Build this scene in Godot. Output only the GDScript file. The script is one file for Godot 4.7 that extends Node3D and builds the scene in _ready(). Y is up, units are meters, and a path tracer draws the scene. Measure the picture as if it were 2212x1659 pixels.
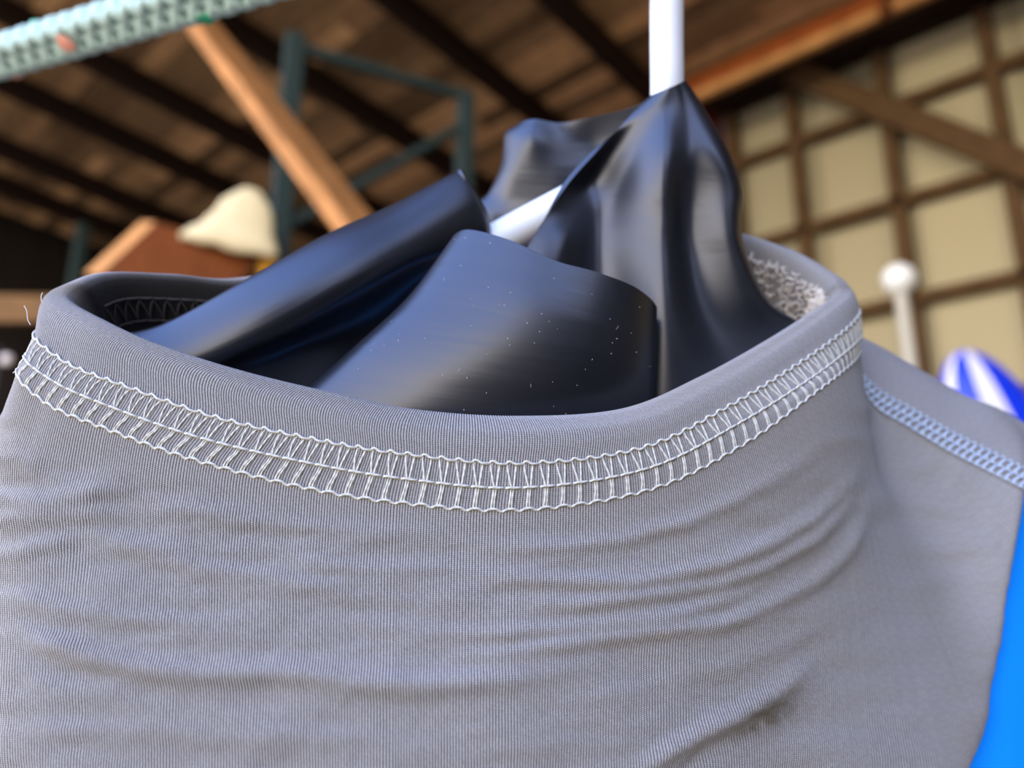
extends Node3D
# A grey dry top with a black latex neck seal on a white hanger, close up, in an open-fronted timber shed.

const FPX := 1659.0                       # focal length in pixels of the 2212 x 1659 frame
var cam_xf: Transform3D
var cam_inv: Transform3D
var A1 := Vector3(sin(deg_to_rad(-48.0)), 0, -cos(deg_to_rad(-48.0)))   # along the rear wall, away to one side
var A2 := Vector3(sin(deg_to_rad(42.0)), 0, -cos(deg_to_rad(42.0)))     # from the open front to the rear wall
const EYE := 1.5
var M := {}
var boxes := {}
var rng := RandomNumberGenerator.new()


func _ready() -> void:
	rng.seed = 7
	set_camera_and_light()
	make_materials()
	build_shed()
	build_far_things()
	build_garment()
	build_latex()
	build_hanger_and_rope()


# ---------------------------------------------------------------- camera, sky, light
func set_camera_and_light() -> void:
	var cam := Camera3D.new()
	cam.name = "camera"
	add_child(cam)
	cam.position = Vector3(0, EYE, 0)
	cam.rotation_degrees = Vector3(14.2, 0, 0)
	var at := CameraAttributesPhysical.new()
	at.frustum_focal_length = 24.0
	at.exposure_aperture = 10.5
	at.frustum_focus_distance = 0.1125
	at.frustum_near = 0.01
	at.frustum_far = 200.0
	cam.attributes = at
	cam.current = true
	cam_xf = cam.transform
	cam_inv = cam_xf.affine_inverse()
	var sky_mat := ProceduralSkyMaterial.new()
	sky_mat.sky_top_color = Color(0.42, 0.56, 0.86)
	sky_mat.sky_horizon_color = Color(1.0, 0.95, 0.86)
	sky_mat.sky_curve = 0.30
	sky_mat.ground_bottom_color = Color(0.45, 0.42, 0.37)
	sky_mat.ground_horizon_color = Color(0.6, 0.57, 0.5)
	var sky := Sky.new()
	sky.sky_material = sky_mat
	var env := Environment.new()
	env.background_mode = Environment.BG_SKY
	env.sky = sky
	env.tonemap_mode = Environment.TONE_MAPPER_LINEAR
	env.tonemap_exposure = 8.5
	env.sdfgi_enabled = true
	env.ssao_enabled = true
	env.ssil_enabled = true
	var we := WorldEnvironment.new()
	we.name = "world_environment"
	we.environment = env
	add_child(we)
	var sun := DirectionalLight3D.new()
	sun.name = "sun"
	sun.light_color = Color(1.0, 0.93, 0.82)
	sun.light_energy = 0.4
	sun.light_angular_distance = 0.6
	sun.shadow_enabled = true
	sun.sky_mode = DirectionalLight3D.SKY_MODE_LIGHT_ONLY
	add_child(sun)
	# high sun from the open side, so that the roof shades everything indoors
	var from := (-A2 * 0.12 + A1 * 0.35).normalized() * 0.5 + Vector3.UP
	sun.look_at_from_position(from * 10.0, Vector3.ZERO)


# ---------------------------------------------------------------- helpers
func W(px: float, py: float, d: float) -> Vector3:
	return cam_xf * Vector3((px - 1106.0) / FPX * d, (829.5 - py) / FPX * d, -d)


func L(a1: float, a2: float, h: float) -> Vector3:      # a place in the shed: along the wall, towards the wall, above the floor
	return A1 * a1 + A2 * a2 + Vector3(0, h, 0)


func thing(called: String, label: String, category: String, at := Vector3.ZERO, group := "") -> Node3D:
	var o := Node3D.new()
	o.name = called
	o.position = at
	add_child(o, true)
	tag(o, label, category, group)
	return o


func tag(o: Node, label: String, category: String, group := "") -> void:
	o.set_meta("label", label)
	o.set_meta("category", category)
	if group != "":
		o.set_meta("group", group)


func setting(called: String) -> Node3D:
	var o := Node3D.new()
	o.name = called
	o.set_meta("kind", "structure")
	add_child(o, true)
	return o


func part(called: String, mesh: Mesh, mat: Material, parent: Node) -> MeshInstance3D:
	var o := MeshInstance3D.new()
	o.name = called
	o.mesh = mesh
	o.material_override = mat
	parent.add_child(o, true)
	return o


func bar(called: String, a: Vector3, b: Vector3, wide: float, deep: float, side: Vector3, mat: Material, parent: Node) -> MeshInstance3D:
	# a squared timber or post from a to b; wide is measured along side, deep across it; edges chamfered
	var y := (b - a).normalized()
	var x := (side - y * side.dot(y)).normalized()
	var z := x.cross(y)
	var size := Vector3(wide, a.distance_to(b), deep)
	var key := "%.4f %.4f %.4f" % [size.x, size.y, size.z]
	if not boxes.has(key):
		boxes[key] = chamfered(size, minf(0.006, minf(wide, deep) * 0.15))
	var o := part(called, boxes[key], mat, parent)
	var at := (a + b) * 0.5
	o.transform = Transform3D(Basis(x, y, z), at - (parent as Node3D).position)
	return o


func chamfered(s: Vector3, c: float) -> ArrayMesh:
	var h := s * 0.5
	var st := SurfaceTool.new()
	st.begin(Mesh.PRIMITIVE_TRIANGLES)
	var ring := [Vector2(-h.x + c, -h.z), Vector2(h.x - c, -h.z), Vector2(h.x, -h.z + c), Vector2(h.x, h.z - c), Vector2(h.x - c, h.z), Vector2(-h.x + c, h.z), Vector2(-h.x, h.z - c), Vector2(-h.x, -h.z + c)]
	for i in 8:
		var p: Vector2 = ring[i]
		var q: Vector2 = ring[(i + 1) % 8]
		quad(st, Vector3(p.x, -h.y, p.y), Vector3(q.x, -h.y, q.y), Vector3(q.x, h.y, q.y), Vector3(p.x, h.y, p.y))
	for k in range(1, 7):
		var p0: Vector2 = ring[0]
		var p1: Vector2 = ring[k]
		var p2: Vector2 = ring[k + 1]
		tri(st, Vector3(p0.x, h.y, p0.y), Vector3(p1.x, h.y, p1.y), Vector3(p2.x, h.y, p2.y))
		tri(st, Vector3(p0.x, -h.y, p0.y), Vector3(p2.x, -h.y, p2.y), Vector3(p1.x, -h.y, p1.y))
	return st.commit()


func tri(st: SurfaceTool, a: Vector3, b: Vector3, c: Vector3) -> void:
	var n := (c - a).cross(b - a).normalized()
	for p in [a, b, c]:
		st.set_normal(n)
		st.set_uv(Vector2(p.x + p.z, p.y))
		st.add_vertex(p)


func quad(st: SurfaceTool, a: Vector3, b: Vector3, c: Vector3, d: Vector3) -> void:
	tri(st, a, b, c)
	tri(st, a, c, d)


class MB:                                  # collects vertices and triangles for one mesh
	var v := PackedVector3Array()
	var n := PackedVector3Array()
	var uv := PackedVector2Array()
	var col := PackedColorArray()
	var ix := PackedInt32Array()
	func mesh() -> ArrayMesh:
		var a := []
		a.resize(Mesh.ARRAY_MAX)
		a[Mesh.ARRAY_VERTEX] = v
		a[Mesh.ARRAY_NORMAL] = n
		a[Mesh.ARRAY_TEX_UV] = uv
		if col.size() == v.size():
			a[Mesh.ARRAY_COLOR] = col
		a[Mesh.ARRAY_INDEX] = ix
		var m := ArrayMesh.new()
		m.add_surface_from_arrays(Mesh.PRIMITIVE_TRIANGLES, a)
		return m
	func tube(pts: PackedVector3Array, r: float, sides := 6, flat := 1.0, flat_axis := Vector3.ZERO, taper := false) -> void:
		var base := v.size()
		var c := pts.size()
		var prev := Vector3.ZERO
		var run := 0.0
		for i in c:
			var t := (pts[mini(i + 1, c - 1)] - pts[maxi(i - 1, 0)]).normalized()
			if i == 0:
				prev = flat_axis if flat_axis != Vector3.ZERO else (Vector3.UP if absf(t.y) < 0.8 else Vector3.RIGHT)
			else:
				run += pts[i].distance_to(pts[i - 1])
			var x := (prev - t * prev.dot(t)).normalized()
			prev = x
			var y := t.cross(x)
			var rr := r
			if taper and (i == 0 or i == c - 1):
				rr = r * 0.3
			for k in sides + 1:
				var a := TAU * k / sides
				var nn := x * cos(a) / flat + y * sin(a)
				v.append(pts[i] + x * (cos(a) * rr * flat) + y * (sin(a) * rr))
				n.append(nn.normalized())
				uv.append(Vector2(float(k) / sides, run / (TAU * r)))
		for i in c - 1:
			for k in sides:
				var a := base + i * (sides + 1) + k
				var b := a + sides + 1
				ix.append_array([a, b, a + 1, a + 1, b, b + 1])
		# caps
		for e in 2:
			var i0: int = base + (0 if e == 0 else (c - 1) * (sides + 1))
			var tip: Vector3 = pts[0] if e == 0 else pts[c - 1]
			var dirn: Vector3 = (pts[0] - pts[1]).normalized() if e == 0 else (pts[c - 1] - pts[c - 2]).normalized()
			var at := v.size()
			v.append(tip + dirn * r * 0.25)
			n.append(dirn)
			uv.append(Vector2(0.5, 0))
			for k in sides:
				v.append(v[i0 + k]); n.append(dirn); uv.append(Vector2(0, 0))
			for k in sides:
				var p := at + 1 + k
				var q := at + 1 + (k + 1) % sides
				if e == 0:
					ix.append_array([at, p, q])
				else:
					ix.append_array([at, q, p])
	func grid(P: PackedVector3Array, nc: int, nr: int, flip := false, uvs := Vector2.ONE, thick := 0.0) -> void:
		var nrm := PackedVector3Array()
		nrm.resize(P.size())
		var sg := -1.0 if flip else 1.0
		for j in nr:
			for i in nc:
				var du := P[j * nc + mini(i + 1, nc - 1)] - P[j * nc + maxi(i - 1, 0)]
				var dv := P[mini(j + 1, nr - 1) * nc + i] - P[maxi(j - 1, 0) * nc + i]
				nrm[j * nc + i] = du.cross(dv).normalized() * sg
		var base := v.size()
		for j in nr:
			for i in nc:
				v.append(P[j * nc + i])
				n.append(nrm[j * nc + i])
				uv.append(Vector2(float(i) / (nc - 1), float(j) / (nr - 1)) * uvs)
		_faces(base, nc, nr, flip)
		if thick > 0.0:
			var b2 := v.size()
			for k in P.size():
				v.append(P[k] - nrm[k] * thick)
				n.append(-nrm[k])
				uv.append(uv[base + k])
			_faces(b2, nc, nr, not flip)
			var loop := PackedInt32Array()
			for i in nc: loop.append(i)
			for j in range(1, nr): loop.append(j * nc + nc - 1)
			for i in range(nc - 2, -1, -1): loop.append((nr - 1) * nc + i)
			for j in range(nr - 2, -1, -1): loop.append(j * nc)
			var cen := P[(nr / 2) * nc + nc / 2]
			for q in loop.size() - 1:
				var a := loop[q]
				var b := loop[q + 1]
				var e := P[b] - P[a]
				var o := e.cross(nrm[a]).normalized() * sg
				var s := v.size()
				for p in [P[a], P[b], P[b] - nrm[b] * thick, P[a] - nrm[a] * thick]:
					v.append(p); n.append(o); uv.append(Vector2.ZERO)
				if flip:
					ix.append_array([s, s + 2, s + 1, s, s + 3, s + 2])
				else:
					ix.append_array([s, s + 1, s + 2, s, s + 2, s + 3])
	func _faces(base: int, nc: int, nr: int, flip: bool) -> void:
		for j in nr - 1:
			for i in nc - 1:
				var a := base + j * nc + i
				if flip:
					ix.append_array([a, a + 1, a + nc, a + 1, a + nc + 1, a + nc])
				else:
					ix.append_array([a, a + nc, a + 1, a + 1, a + nc, a + nc + 1])


func cr(a: Vector3, b: Vector3, c: Vector3, d: Vector3, t: float) -> Vector3:
	var t2 := t * t
	var t3 := t2 * t
	return a * (-0.5 * t3 + t2 - 0.5 * t) + b * (1.5 * t3 - 2.5 * t2 + 1.0) + c * (-1.5 * t3 + 2.0 * t2 + 0.5 * t) + d * (0.5 * t3 - 0.5 * t2)


func spline(pts: Array, sub: int) -> PackedVector3Array:
	var out := PackedVector3Array()
	var c := pts.size()
	for i in c - 1:
		for s in sub:
			out.append(cr(pts[maxi(i - 1, 0)], pts[i], pts[i + 1], pts[mini(i + 2, c - 1)], float(s) / sub))
	out.append(pts[c - 1])
	return out


func sheet(rows: Array, sub_c: int, sub_r: int) -> Array:      # rows of [px, py, depth] -> [points, columns, rows]
	var fine := []
	for r in rows:
		var line := []
		for p in r:
			line.append(W(p[0], p[1], p[2]))
		fine.append(spline(line, sub_c))
	var nc: int = fine[0].size()
	var nr: int = (rows.size() - 1) * sub_r + 1
	var out := PackedVector3Array()
	out.resize(nc * nr)
	for i in nc:
		var col := []
		for f in fine:
			col.append(f[i])
		var s := spline(col, sub_r)
		for j in nr:
			out[j * nc + i] = s[j]
	return [out, nc, nr]


func shifted(P: PackedVector3Array, by: Vector3) -> PackedVector3Array:
	var o := PackedVector3Array()
	o.resize(P.size())
	for i in P.size():
		o[i] = P[i] - by
	return o


# ---------------------------------------------------------------- materials
func mat(called: String, c: Color, rough := 0.8, spec := 0.5) -> StandardMaterial3D:
	var m := StandardMaterial3D.new()
	m.resource_name = called
	m.albedo_color = c
	m.roughness = rough
	m.metallic_specular = spec
	M[called] = m
	return m


func wood(called: String, c: Color, grain := 0.25) -> StandardMaterial3D:
	var m := mat(called, c, 0.75, 0.3)
	m.albedo_texture = M["grain_tex"]
	m.uv1_triplanar = true
	m.uv1_scale = Vector3(7.0, 0.5, 7.0)
	return m


func make_materials() -> void:
	var nz := FastNoiseLite.new()
	nz.seed = 3
	nz.frequency = 0.02
	nz.fractal_octaves = 4
	var gi := Image.create(256, 256, false, Image.FORMAT_RGB8)
	for y in 256:
		for x in 256:
			var g := 0.86 + 0.28 * nz.get_noise_2d(x * 1.5, y * 1.5)
			gi.set_pixel(x, y, Color(g, g * 0.97, g * 0.93))
	M["grain_tex"] = ImageTexture.create_from_image(gi)
	for i in 5:
		var k: float = [0.72, 1.0, 1.3, 0.86, 1.14][i]
		wood("deck%d" % i, Color(0.74 * k, 0.585 * k, 0.41 * k))
	wood("rafter", Color(0.17, 0.11, 0.07))
	wood("frame_wood", Color(0.42, 0.32, 0.20))
	wood("header_wood", Color(0.70, 0.38, 0.17))
	wood("lit_edge_wood", Color(0.92, 0.68, 0.42))
	wood("plank", Color(0.79, 0.56, 0.32))
	wood("plank_side", Color(0.72, 0.43, 0.22))
	wood("plywood", Color(0.52, 0.29, 0.12))
	wood("red_wood", Color(0.42, 0.13, 0.08))
	wood("dark_wood", Color(0.15, 0.125, 0.10))
	for i in 3:
		var k: float = [0.94, 1.0, 1.05][i]
		mat("siding%d" % i, Color(0.68 * k, 0.625 * k, 0.475 * k), 0.6, 0.4)
	mat("floor", Color(0.42, 0.38, 0.33), 0.9)
	mat("yard", Color(0.46, 0.44, 0.39), 0.95)
	mat("rack", Color(0.11, 0.19, 0.175), 0.75)
	mat("cream", Color(0.86, 0.80, 0.62), 0.85)
	mat("yellow", Color(0.95, 0.68, 0.05), 0.5)
	mat("ball_white", Color(0.95, 0.94, 0.88), 0.35)
	mat("pole_grey", Color(0.72, 0.69, 0.60), 0.4)
	mat("board_blue", Color(0.05, 0.22, 0.86), 0.35)
	mat("board_white", Color(0.92, 0.90, 0.88), 0.4)
	mat("plastic", Color(0.93, 0.94, 0.94), 0.3)
	M["plastic"].subsurf_scatter_enabled = true
	M["plastic"].subsurf_scatter_strength = 0.15
	mat("rope_white", Color(0.70, 0.80, 0.74), 0.8)
	mat("rope_green", Color(0.25, 0.70, 0.50), 0.8)
	mat("rope_orange", Color(0.92, 0.62, 0.50), 0.8)
	mat("glint_ball", Color(0.95, 0.90, 0.86), 0.3)
	# latex
	var lx := mat("latex", Color(0.07, 0.08, 0.105), 0.36, 0.61)
	var sn := FastNoiseLite.new()
	sn.seed = 9
	sn.frequency = 0.03
	var si := Image.create(256, 256, false, Image.FORMAT_RGB8)
	for y in 256:
		for x in 256:
			var h := 0.5 + 0.35 * sn.get_noise_2d(x * 0.10, y * 0.7) + 0.05 * sn.get_noise_2d(x * 0.5 + 900.0, y * 4.0)
			si.set_pixel(x, y, Color(h, h, h))
	lx.heightmap_enabled = true
	lx.heightmap_texture = ImageTexture.create_from_image(si)
	lx.heightmap_scale = 0.014
	# blue cloth
	var bl := mat("blue_cloth", Color(0.0, 0.53, 0.93), 0.75, 0.3)
	bl.rim_enabled = true
	bl.rim = 0.2
	# knit: the stitches of the fabric, 8 wales by 8 courses
	var ki := Image.create(128, 128, false, Image.FORMAT_RGB8)
	var kh := Image.create(128, 128, false, Image.FORMAT_RGB8)
	var kr := RandomNumberGenerator.new()
	kr.seed = 5
	var tone := []
	for k in 64:
		tone.append(kr.randf_range(-0.03, 0.03))
	for y in 128:
		for x in 128:
			var wx := fmod(x / 16.0, 1.0)
			var wy := y / 16.0 + absf(wx - 0.5) * 0.9
			var loop := 0.5 + 0.5 * cos(TAU * wy)
			var edge := 1.0 - pow(absf(wx * 2.0 - 1.0), 6.0)
			var cell: int = (x / 16) + 8 * (int(wy) % 8)
			var g: float = 0.84 + 0.12 * (1.0 - loop * 0.8) * edge + tone[cell] + kr.randf_range(-0.07, 0.07)
			ki.set_pixel(x, y, Color(g, g, g))
			var h: float = clampf((1.0 - loop) * 0.8 * edge + kr.randf_range(0, 0.2), 0, 1)
			kh.set_pixel(x, y, Color(h, h, h))
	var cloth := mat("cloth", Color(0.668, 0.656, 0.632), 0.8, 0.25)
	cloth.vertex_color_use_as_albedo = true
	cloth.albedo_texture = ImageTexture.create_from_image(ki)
	cloth.heightmap_enabled = true
	cloth.heightmap_texture = ImageTexture.create_from_image(kh)
	cloth.heightmap_scale = 0.006
	cloth.rim_enabled = true
	cloth.rim = 0.35
	# sewing thread: two plies twisted round each other
	var ti := Image.create(32, 32, false, Image.FORMAT_RGB8)
	for y in 32:
		for x in 32:
			var s := 0.5 + 0.5 * cos(TAU * (2.0 * x / 32.0 + 1.0 * y / 32.0))
			ti.set_pixel(x, y, Color(s, s, s))
	var th := mat("thread", Color(0.79, 0.785, 0.73), 0.65, 0.35)
	th.heightmap_enabled = true
	th.heightmap_texture = ImageTexture.create_from_image(ti)
	th.heightmap_scale = 0.006
	th.rim_enabled = true
	th.rim = 0.3
	var th2 := mat("thread_blue", Color(0.74, 0.80, 0.86), 0.6, 0.4)
	th2.rim_enabled = true
	mat("lint", Color(0.92, 0.92, 0.94), 0.9)
	mat("pile", Color(0.92, 0.88, 0.81), 0.9)
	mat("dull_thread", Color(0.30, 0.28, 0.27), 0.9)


# ---------------------------------------------------------------- the shed
const REAR := 5.0                          # distance of the rear wall along A2
const FRONT_END := -0.7                    # the opening runs from here along A1
const SLOPE := 0.0875                      # fall of the roof towards the rear wall


func roof(a2: float) -> float:
	return EYE + 4.06 - a2 * SLOPE


func slab(called: String, a: Vector3, ux: Vector3, uz: Vector3, thick: float, m: Material) -> MeshInstance3D:
	var c := a + (ux + uz) * 0.5 - Vector3(0, thick * 0.5, 0)
	var o := bar(called, c - ux * 0.5, c + ux * 0.5, uz.length(), thick, uz, m, self)
	o.set_meta("kind", "structure")
	return o


func build_shed() -> void:
	# floor and the yard outside the open front
	slab("floor", L(-7, -1.6, 0), A1 * 16.4, A2 * (REAR + 1.7), 0.15, M["floor"])
	slab("yard_ground", L(-40, -41.6, -0.005), A1 * 80.0, A2 * 40.0, 0.15, M["yard"])
	# roof: deck boards along A1 and rafters along A2
	var ceil := setting("ceiling")
	var a2 := -1.25
	var row := 0
	while a2 < REAR + 0.1:
		var w := 0.15
		var a1 := -7.0 - (row % 3) * 0.9
		while a1 < 9.3:
			var e := minf(a1 + 3.2, 9.35)
			var m: Material = M["deck%d" % rng.randi_range(0, 4)]
			var h := roof(a2 + w * 0.5) + rng.randf_range(-0.004, 0.004)
			bar("deck_board", L(maxf(a1, -7.0) + 0.004, a2 + w * 0.5, h), L(e, a2 + w * 0.5, h), w - 0.008, 0.03, A2 - Vector3(0, SLOPE, 0), m, ceil)
			a1 += 3.2
		a2 += w
		row += 1
	slab("trim_1", L(-7.0, -1.3, roof(-1.3) + 0.16), A1 * 16.4, (A2 * (REAR + 1.5) - Vector3(0, SLOPE * (REAR + 1.5), 0)), 0.1, M["dark_wood"])
	for r in [-6.0, -5.0, -4.0, -3.0, -2.0, -1.0, 0.0, 2.62, 3.46, 4.55, 5.70, 6.58, 7.65, 8.4]:
		bar("rafter", L(r, -1.2, roof(-1.2) - 0.115), L(r, REAR - 0.02, roof(REAR) - 0.115), 0.09, 0.2, A1, M["rafter"], ceil)
	# rear wall: siding sheets, studs, girts, plate and diagonal brace
	var rear := setting("wall_rear")
	var left_end := 2.28
	var top := roof(REAR) - 0.05
	var k := 0
	var s := left_end
	while s > -7.0:
		bar("siding_sheet", L(s - 0.305, REAR + 0.06 + 0.022 * (k % 2), 0), L(s - 0.305, REAR + 0.06 + 0.022 * (k % 2), top), 0.65, 0.02, A1, M["siding%d" % (k % 3)], rear)
		s -= 0.61
		k += 1
	for i in 14:
		var at := 2.19 - 0.42 - (i - 0) * 0.61
		if i == 0:
			bar("stud", L(left_end - 0.04, REAR, 0), L(left_end - 0.04, REAR, top - 0.15), 0.09, 0.1, A1, M["frame_wood"], rear)
		bar("stud", L(at, REAR, 0), L(at, REAR, top - 0.15), 0.085, 0.1, A1, M["frame_wood"], rear)
	for h in [0.33, 1.0, 1.67, 2.335, 3.01]:
		var y: float = EYE + h
		bar("girt", L(left_end, REAR - 0.005, y), L(-7.0, REAR - 0.005, y), 0.075, 0.09, Vector3.UP, M["frame_wood"], rear)
	bar("top_plate", L(left_end + 0.3, REAR - 0.01, EYE + 3.56), L(-7.0, REAR - 0.01, EYE + 3.55), 0.20, 0.12, Vector3.UP, M["rafter"], rear)
	var b0 := L(1.72, REAR - 0.11, EYE + 3.52)
	var b1 := L(0.20, REAR - 0.11, EYE + 2.03)
	bar("diagonal_brace", b0, b1 + (b1 - b0) * 0.3, 0.16, 0.06, Vector3.UP, M["frame_wood"], rear)
	for e in [[2.72, 0.99], [0.94, -7.0]]:
		var hy := roof(REAR - 0.45) - 0.20
		bar("header_board", L(e[0], REAR - 0.45, hy), L(e[1], REAR - 0.45, hy), 0.20, 0.06, Vector3.UP, M["header_wood"], rear)
		bar("header_lit_edge", L(e[0] - 0.02, REAR - 0.51, hy - 0.105), L(e[1] + 0.02, REAR - 0.51, hy - 0.105), 0.07, 0.06, Vector3.UP, M["lit_edge_wood"], rear)  # light along the lower edge of the header, painted as a paler strip
	# beyond the end of the siding: a dark red post and boarding
	bar("red_post", L(left_end + 0.14, REAR, 0), L(left_end + 0.14, REAR, top), 0.2, 0.14, A1, M["red_wood"], rear)
	for i in 16:
		var y := 0.02 + i * 0.34
		bar("wall_board", L(left_end + 0.25, REAR + 0.05, y + 0.165), L(9.2, REAR + 0.05, y + 0.165), 0.33, 0.03, Vector3.UP, M["red_wood"] if i > 12 else M["dark_wood"], rear)
	# unseen breast-high boarding, added to block low light beside the opening
	var wf := setting("added_wall_front")
	for i in 7:
		bar("wall_board", L(-7.05, -0.8, 0.17 + i * 0.34), L(FRONT_END, -0.8, 0.17 + i * 0.34), 0.338, 0.03, Vector3.UP, M["dark_wood"], wf)
	bar("wall_backing", L(left_end + 0.2, REAR + 0.10, 2.9), L(9.3, REAR + 0.10, 2.9), 5.8, 0.03, Vector3.UP, M["dark_wood"], rear)
	bar("wall_backing", L(-7.1, -0.86, 1.18), L(FRONT_END, -0.86, 1.18), 2.36, 0.03, Vector3.UP, M["dark_wood"], wf)
	for a in [-6.9, -4.8, -2.8, FRONT_END - 0.06]:
		bar("post", L(a, -0.8, 0), L(a, -0.8, roof(-0.8) - 0.22), 0.12, 0.09, A1, M["dark_wood"], wf)
	# side walls
	var wl := setting("wall_left")
	for i in 17:
		bar("wall_board", L(9.25, -1.6, 0.17 + i * 0.34), L(9.25, REAR + 0.1, 0.17 + i * 0.34), 0.338, 0.03, Vector3.UP, M["dark_wood"], wl)
	var wr := setting("wall_right")
	for i in 17:
		bar("wall_board", L(-7.05, -1.6, 0.17 + i * 0.34), L(-7.05, REAR + 0.1, 0.17 + i * 0.34), 0.33, 0.03, Vector3.UP, M["dark_wood"], wr)


# ---------------------------------------------------------------- blurred things in the shed
func upright(px: float, py: float, d: float) -> Vector3:      # the place on the floor below a point of the picture
	var p := W(px, py, d)
	return Vector3(p.x, 0, p.z)


func build_far_things() -> void:
	# pallet rack frame
	var f0 := upright(620, 300, 3.4)
	var f1 := upright(1004, 300, 3.85)
	var rack := thing("pallet_rack", "dark teal steel pallet rack frame with a diagonal brace, behind the leaning plank", "rack", (f0 + f1) * 0.5)
	var t0 := W(640, 34, 3.4).y
	var t1 := W(1000, 185, 3.85).y
	var across := (f1 - f0).normalized()
	bar("post", f0, Vector3(f0.x, t0, f0.z), 0.085, 0.07, across, M["rack"], rack)
	bar("post", f1, Vector3(f1.x, t1, f1.z), 0.075, 0.07, across, M["rack"], rack)
	bar("crossbar", Vector3(f0.x, W(650, 62, 3.4).y, f0.z), Vector3(f1.x, W(985, 192, 3.85).y, f1.z), 0.045, 0.045, Vector3.UP, M["rack"], rack)
	bar("diagonal_brace", Vector3(f1.x, W(1000, 262, 3.85).y, f1.z), Vector3(f0.x, W(612, 520, 3.4).y, f0.z), 0.04, 0.04, Vector3.UP, M["rack"], rack)
	bar("crossbar", Vector3(f0.x, 1.2, f0.z), Vector3(f1.x, 1.2, f1.z), 0.045, 0.045, Vector3.UP, M["rack"], rack)
	for p in [f0, f1]:
		bar("foot_plate", p, p + Vector3(0, 0.012, 0), 0.16, 0.13, across, M["rack"], rack)
	# a farther rack post
	var g0 := upright(172, 540, 7.0)
	var far := thing("rack_post", "dim teal steel rack post far back behind the plywood sheet", "post", g0)
	bar("post", g0, g0 + Vector3(0, W(172, 480, 7.0).y, 0), 0.11, 0.09, A1, M["rack"], far)
	bar("foot_plate", g0, g0 + Vector3(0, 0.012, 0), 0.2, 0.2, A1, M["rack"], far)
	# plank that leans from the floor against the rafters
	var q0 := W(718, 420, 1.9)
	var q1 := W(372, -30, 2.75)
	var dirq := (q1 - q0).normalized()
	var foot := q0 - dirq * ((q0.y - 0.03) / dirq.y)
	var head := q0 + dirq * ((EYE + 3.55 - q0.y) / dirq.y)
	var pl := thing("plank", "long orange-brown timber plank leaning up to the rafters in front of the teal rack", "plank", foot)
	var toward := (Vector3(0, EYE, 0) - (q0 + q1) * 0.5).normalized()
	toward = (toward - dirq * toward.dot(dirq)).normalized()
	var across_q := toward.cross(dirq).normalized()
	if across_q.x < 0: across_q = -across_q
	bar("board", foot, head, 0.042, 0.17, toward * cos(deg_to_rad(70)) + across_q * sin(deg_to_rad(70)), M["plank"], pl)
	# plywood sheet; the light on its sawn edge is painted as paler wood
	var c1 := W(338, 480, 3.0)
	var c2 := W(572, 544, 3.11)
	var dn := (W(210, 600, 2.75) - c1).normalized()
	var low := W(203, 596, 2.76).y
	var foot_len := (c1.y - low) / -dn.y
	var bk := W(308, 479, 3.06) - c1
	var c3 := c1 + dn * foot_len
	var c4 := c2 + dn * ((c2.y - low) / -dn.y)
	var ply := thing("plywood_sheet", "leaning brown plywood sheet with light painted on its sawn edge, below the cream sack", "plywood", c3)
	var st := SurfaceTool.new()
	st.begin(Mesh.PRIMITIVE_TRIANGLES)
	var F := [c1 - c3, c2 - c3, c4 - c3, Vector3.ZERO]
	quad(st, F[0], F[1], F[2], F[3])
	quad(st, F[1] + bk, F[0] + bk, F[3] + bk, F[2] + bk)
	quad(st, F[0] + bk, F[1] + bk, F[1], F[0])
	quad(st, F[1], F[1] + bk, F[2] + bk, F[2])
	quad(st, F[2], F[2] + bk, F[3] + bk, F[3])
	part("panel", st.commit(), M["plywood"], ply)
	var se := SurfaceTool.new()
	se.begin(Mesh.PRIMITIVE_TRIANGLES)
	var o2: Vector3 = (F[0] - F[1]).normalized() * 0.004
	quad(se, F[0] + bk, F[0] + o2, F[3] + o2, F[3] + bk)
	quad(se, F[0] + o2, F[0] + bk + o2, F[3] + bk + o2, F[3] + o2)
	quad(se, F[0] + bk + o2, F[0] + bk, F[3] + bk, F[3] + bk + o2)
	part("sawn_edge", se.commit(), M["lit_edge_wood"], ply).set_meta("label", "sawn edge with light painted in pale")
	# the stand under the sheet, almost hidden by the collar
	var sx := (c4 - c3).normalized()
	var sz := sx.cross(Vector3.UP).normalized()
	if sz.z > 0: sz = -sz
	var s0 := c3 + sx * 0.03 + sz * 0.2 - Vector3(0, 0.02, 0)
	var s1 := c4 + sx * 0.05 + sz * 0.2 - Vector3(0, 0.02, 0)
	var stand := thing("stand", "low timber stand carrying the plywood sheet, almost hidden by the collar", "stand", Vector3(s0.x, 0, s0.z))
	bar("deck", s0, s1, 0.46, 0.036, sz, M["dark_wood"], stand)
	for p in [s0 + sx * 0.12, s1 - sx * 0.06]:
		bar("leg", Vector3(p.x, 0, p.z), Vector3(p.x, low - 0.04, p.z), 0.07, 0.07, sx, M["dark_wood"], stand)
	# cream sack on the sheet
	sack()
	# slim yellow post beside the rack
	var yb := W(578, 585, 3.10)
	var yp := thing("yellow_post", "slim yellow capped post, its top just showing between plywood sheet and teal rack", "post", Vector3(yb.x, 0, yb.z))
	var ym := MB.new()
	ym.tube(PackedVector3Array([Vector3(0, 0, 0), Vector3(0, yb.y * 0.5, 0), Vector3(0, yb.y + 0.03, 0)]), 0.035, 16)
	part("post", ym.mesh(), M["yellow"], yp)
	var yr := MB.new()
	yr.tube(PackedVector3Array([Vector3(0, yb.y + 0.02, 0), Vector3(0, yb.y + 0.04, 0)]), 0.04, 16)
	part("cap", yr.mesh(), M["yellow"], yp)
	# white ball on a pole
	var pb := W(1942, 603, 3.0)
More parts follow.
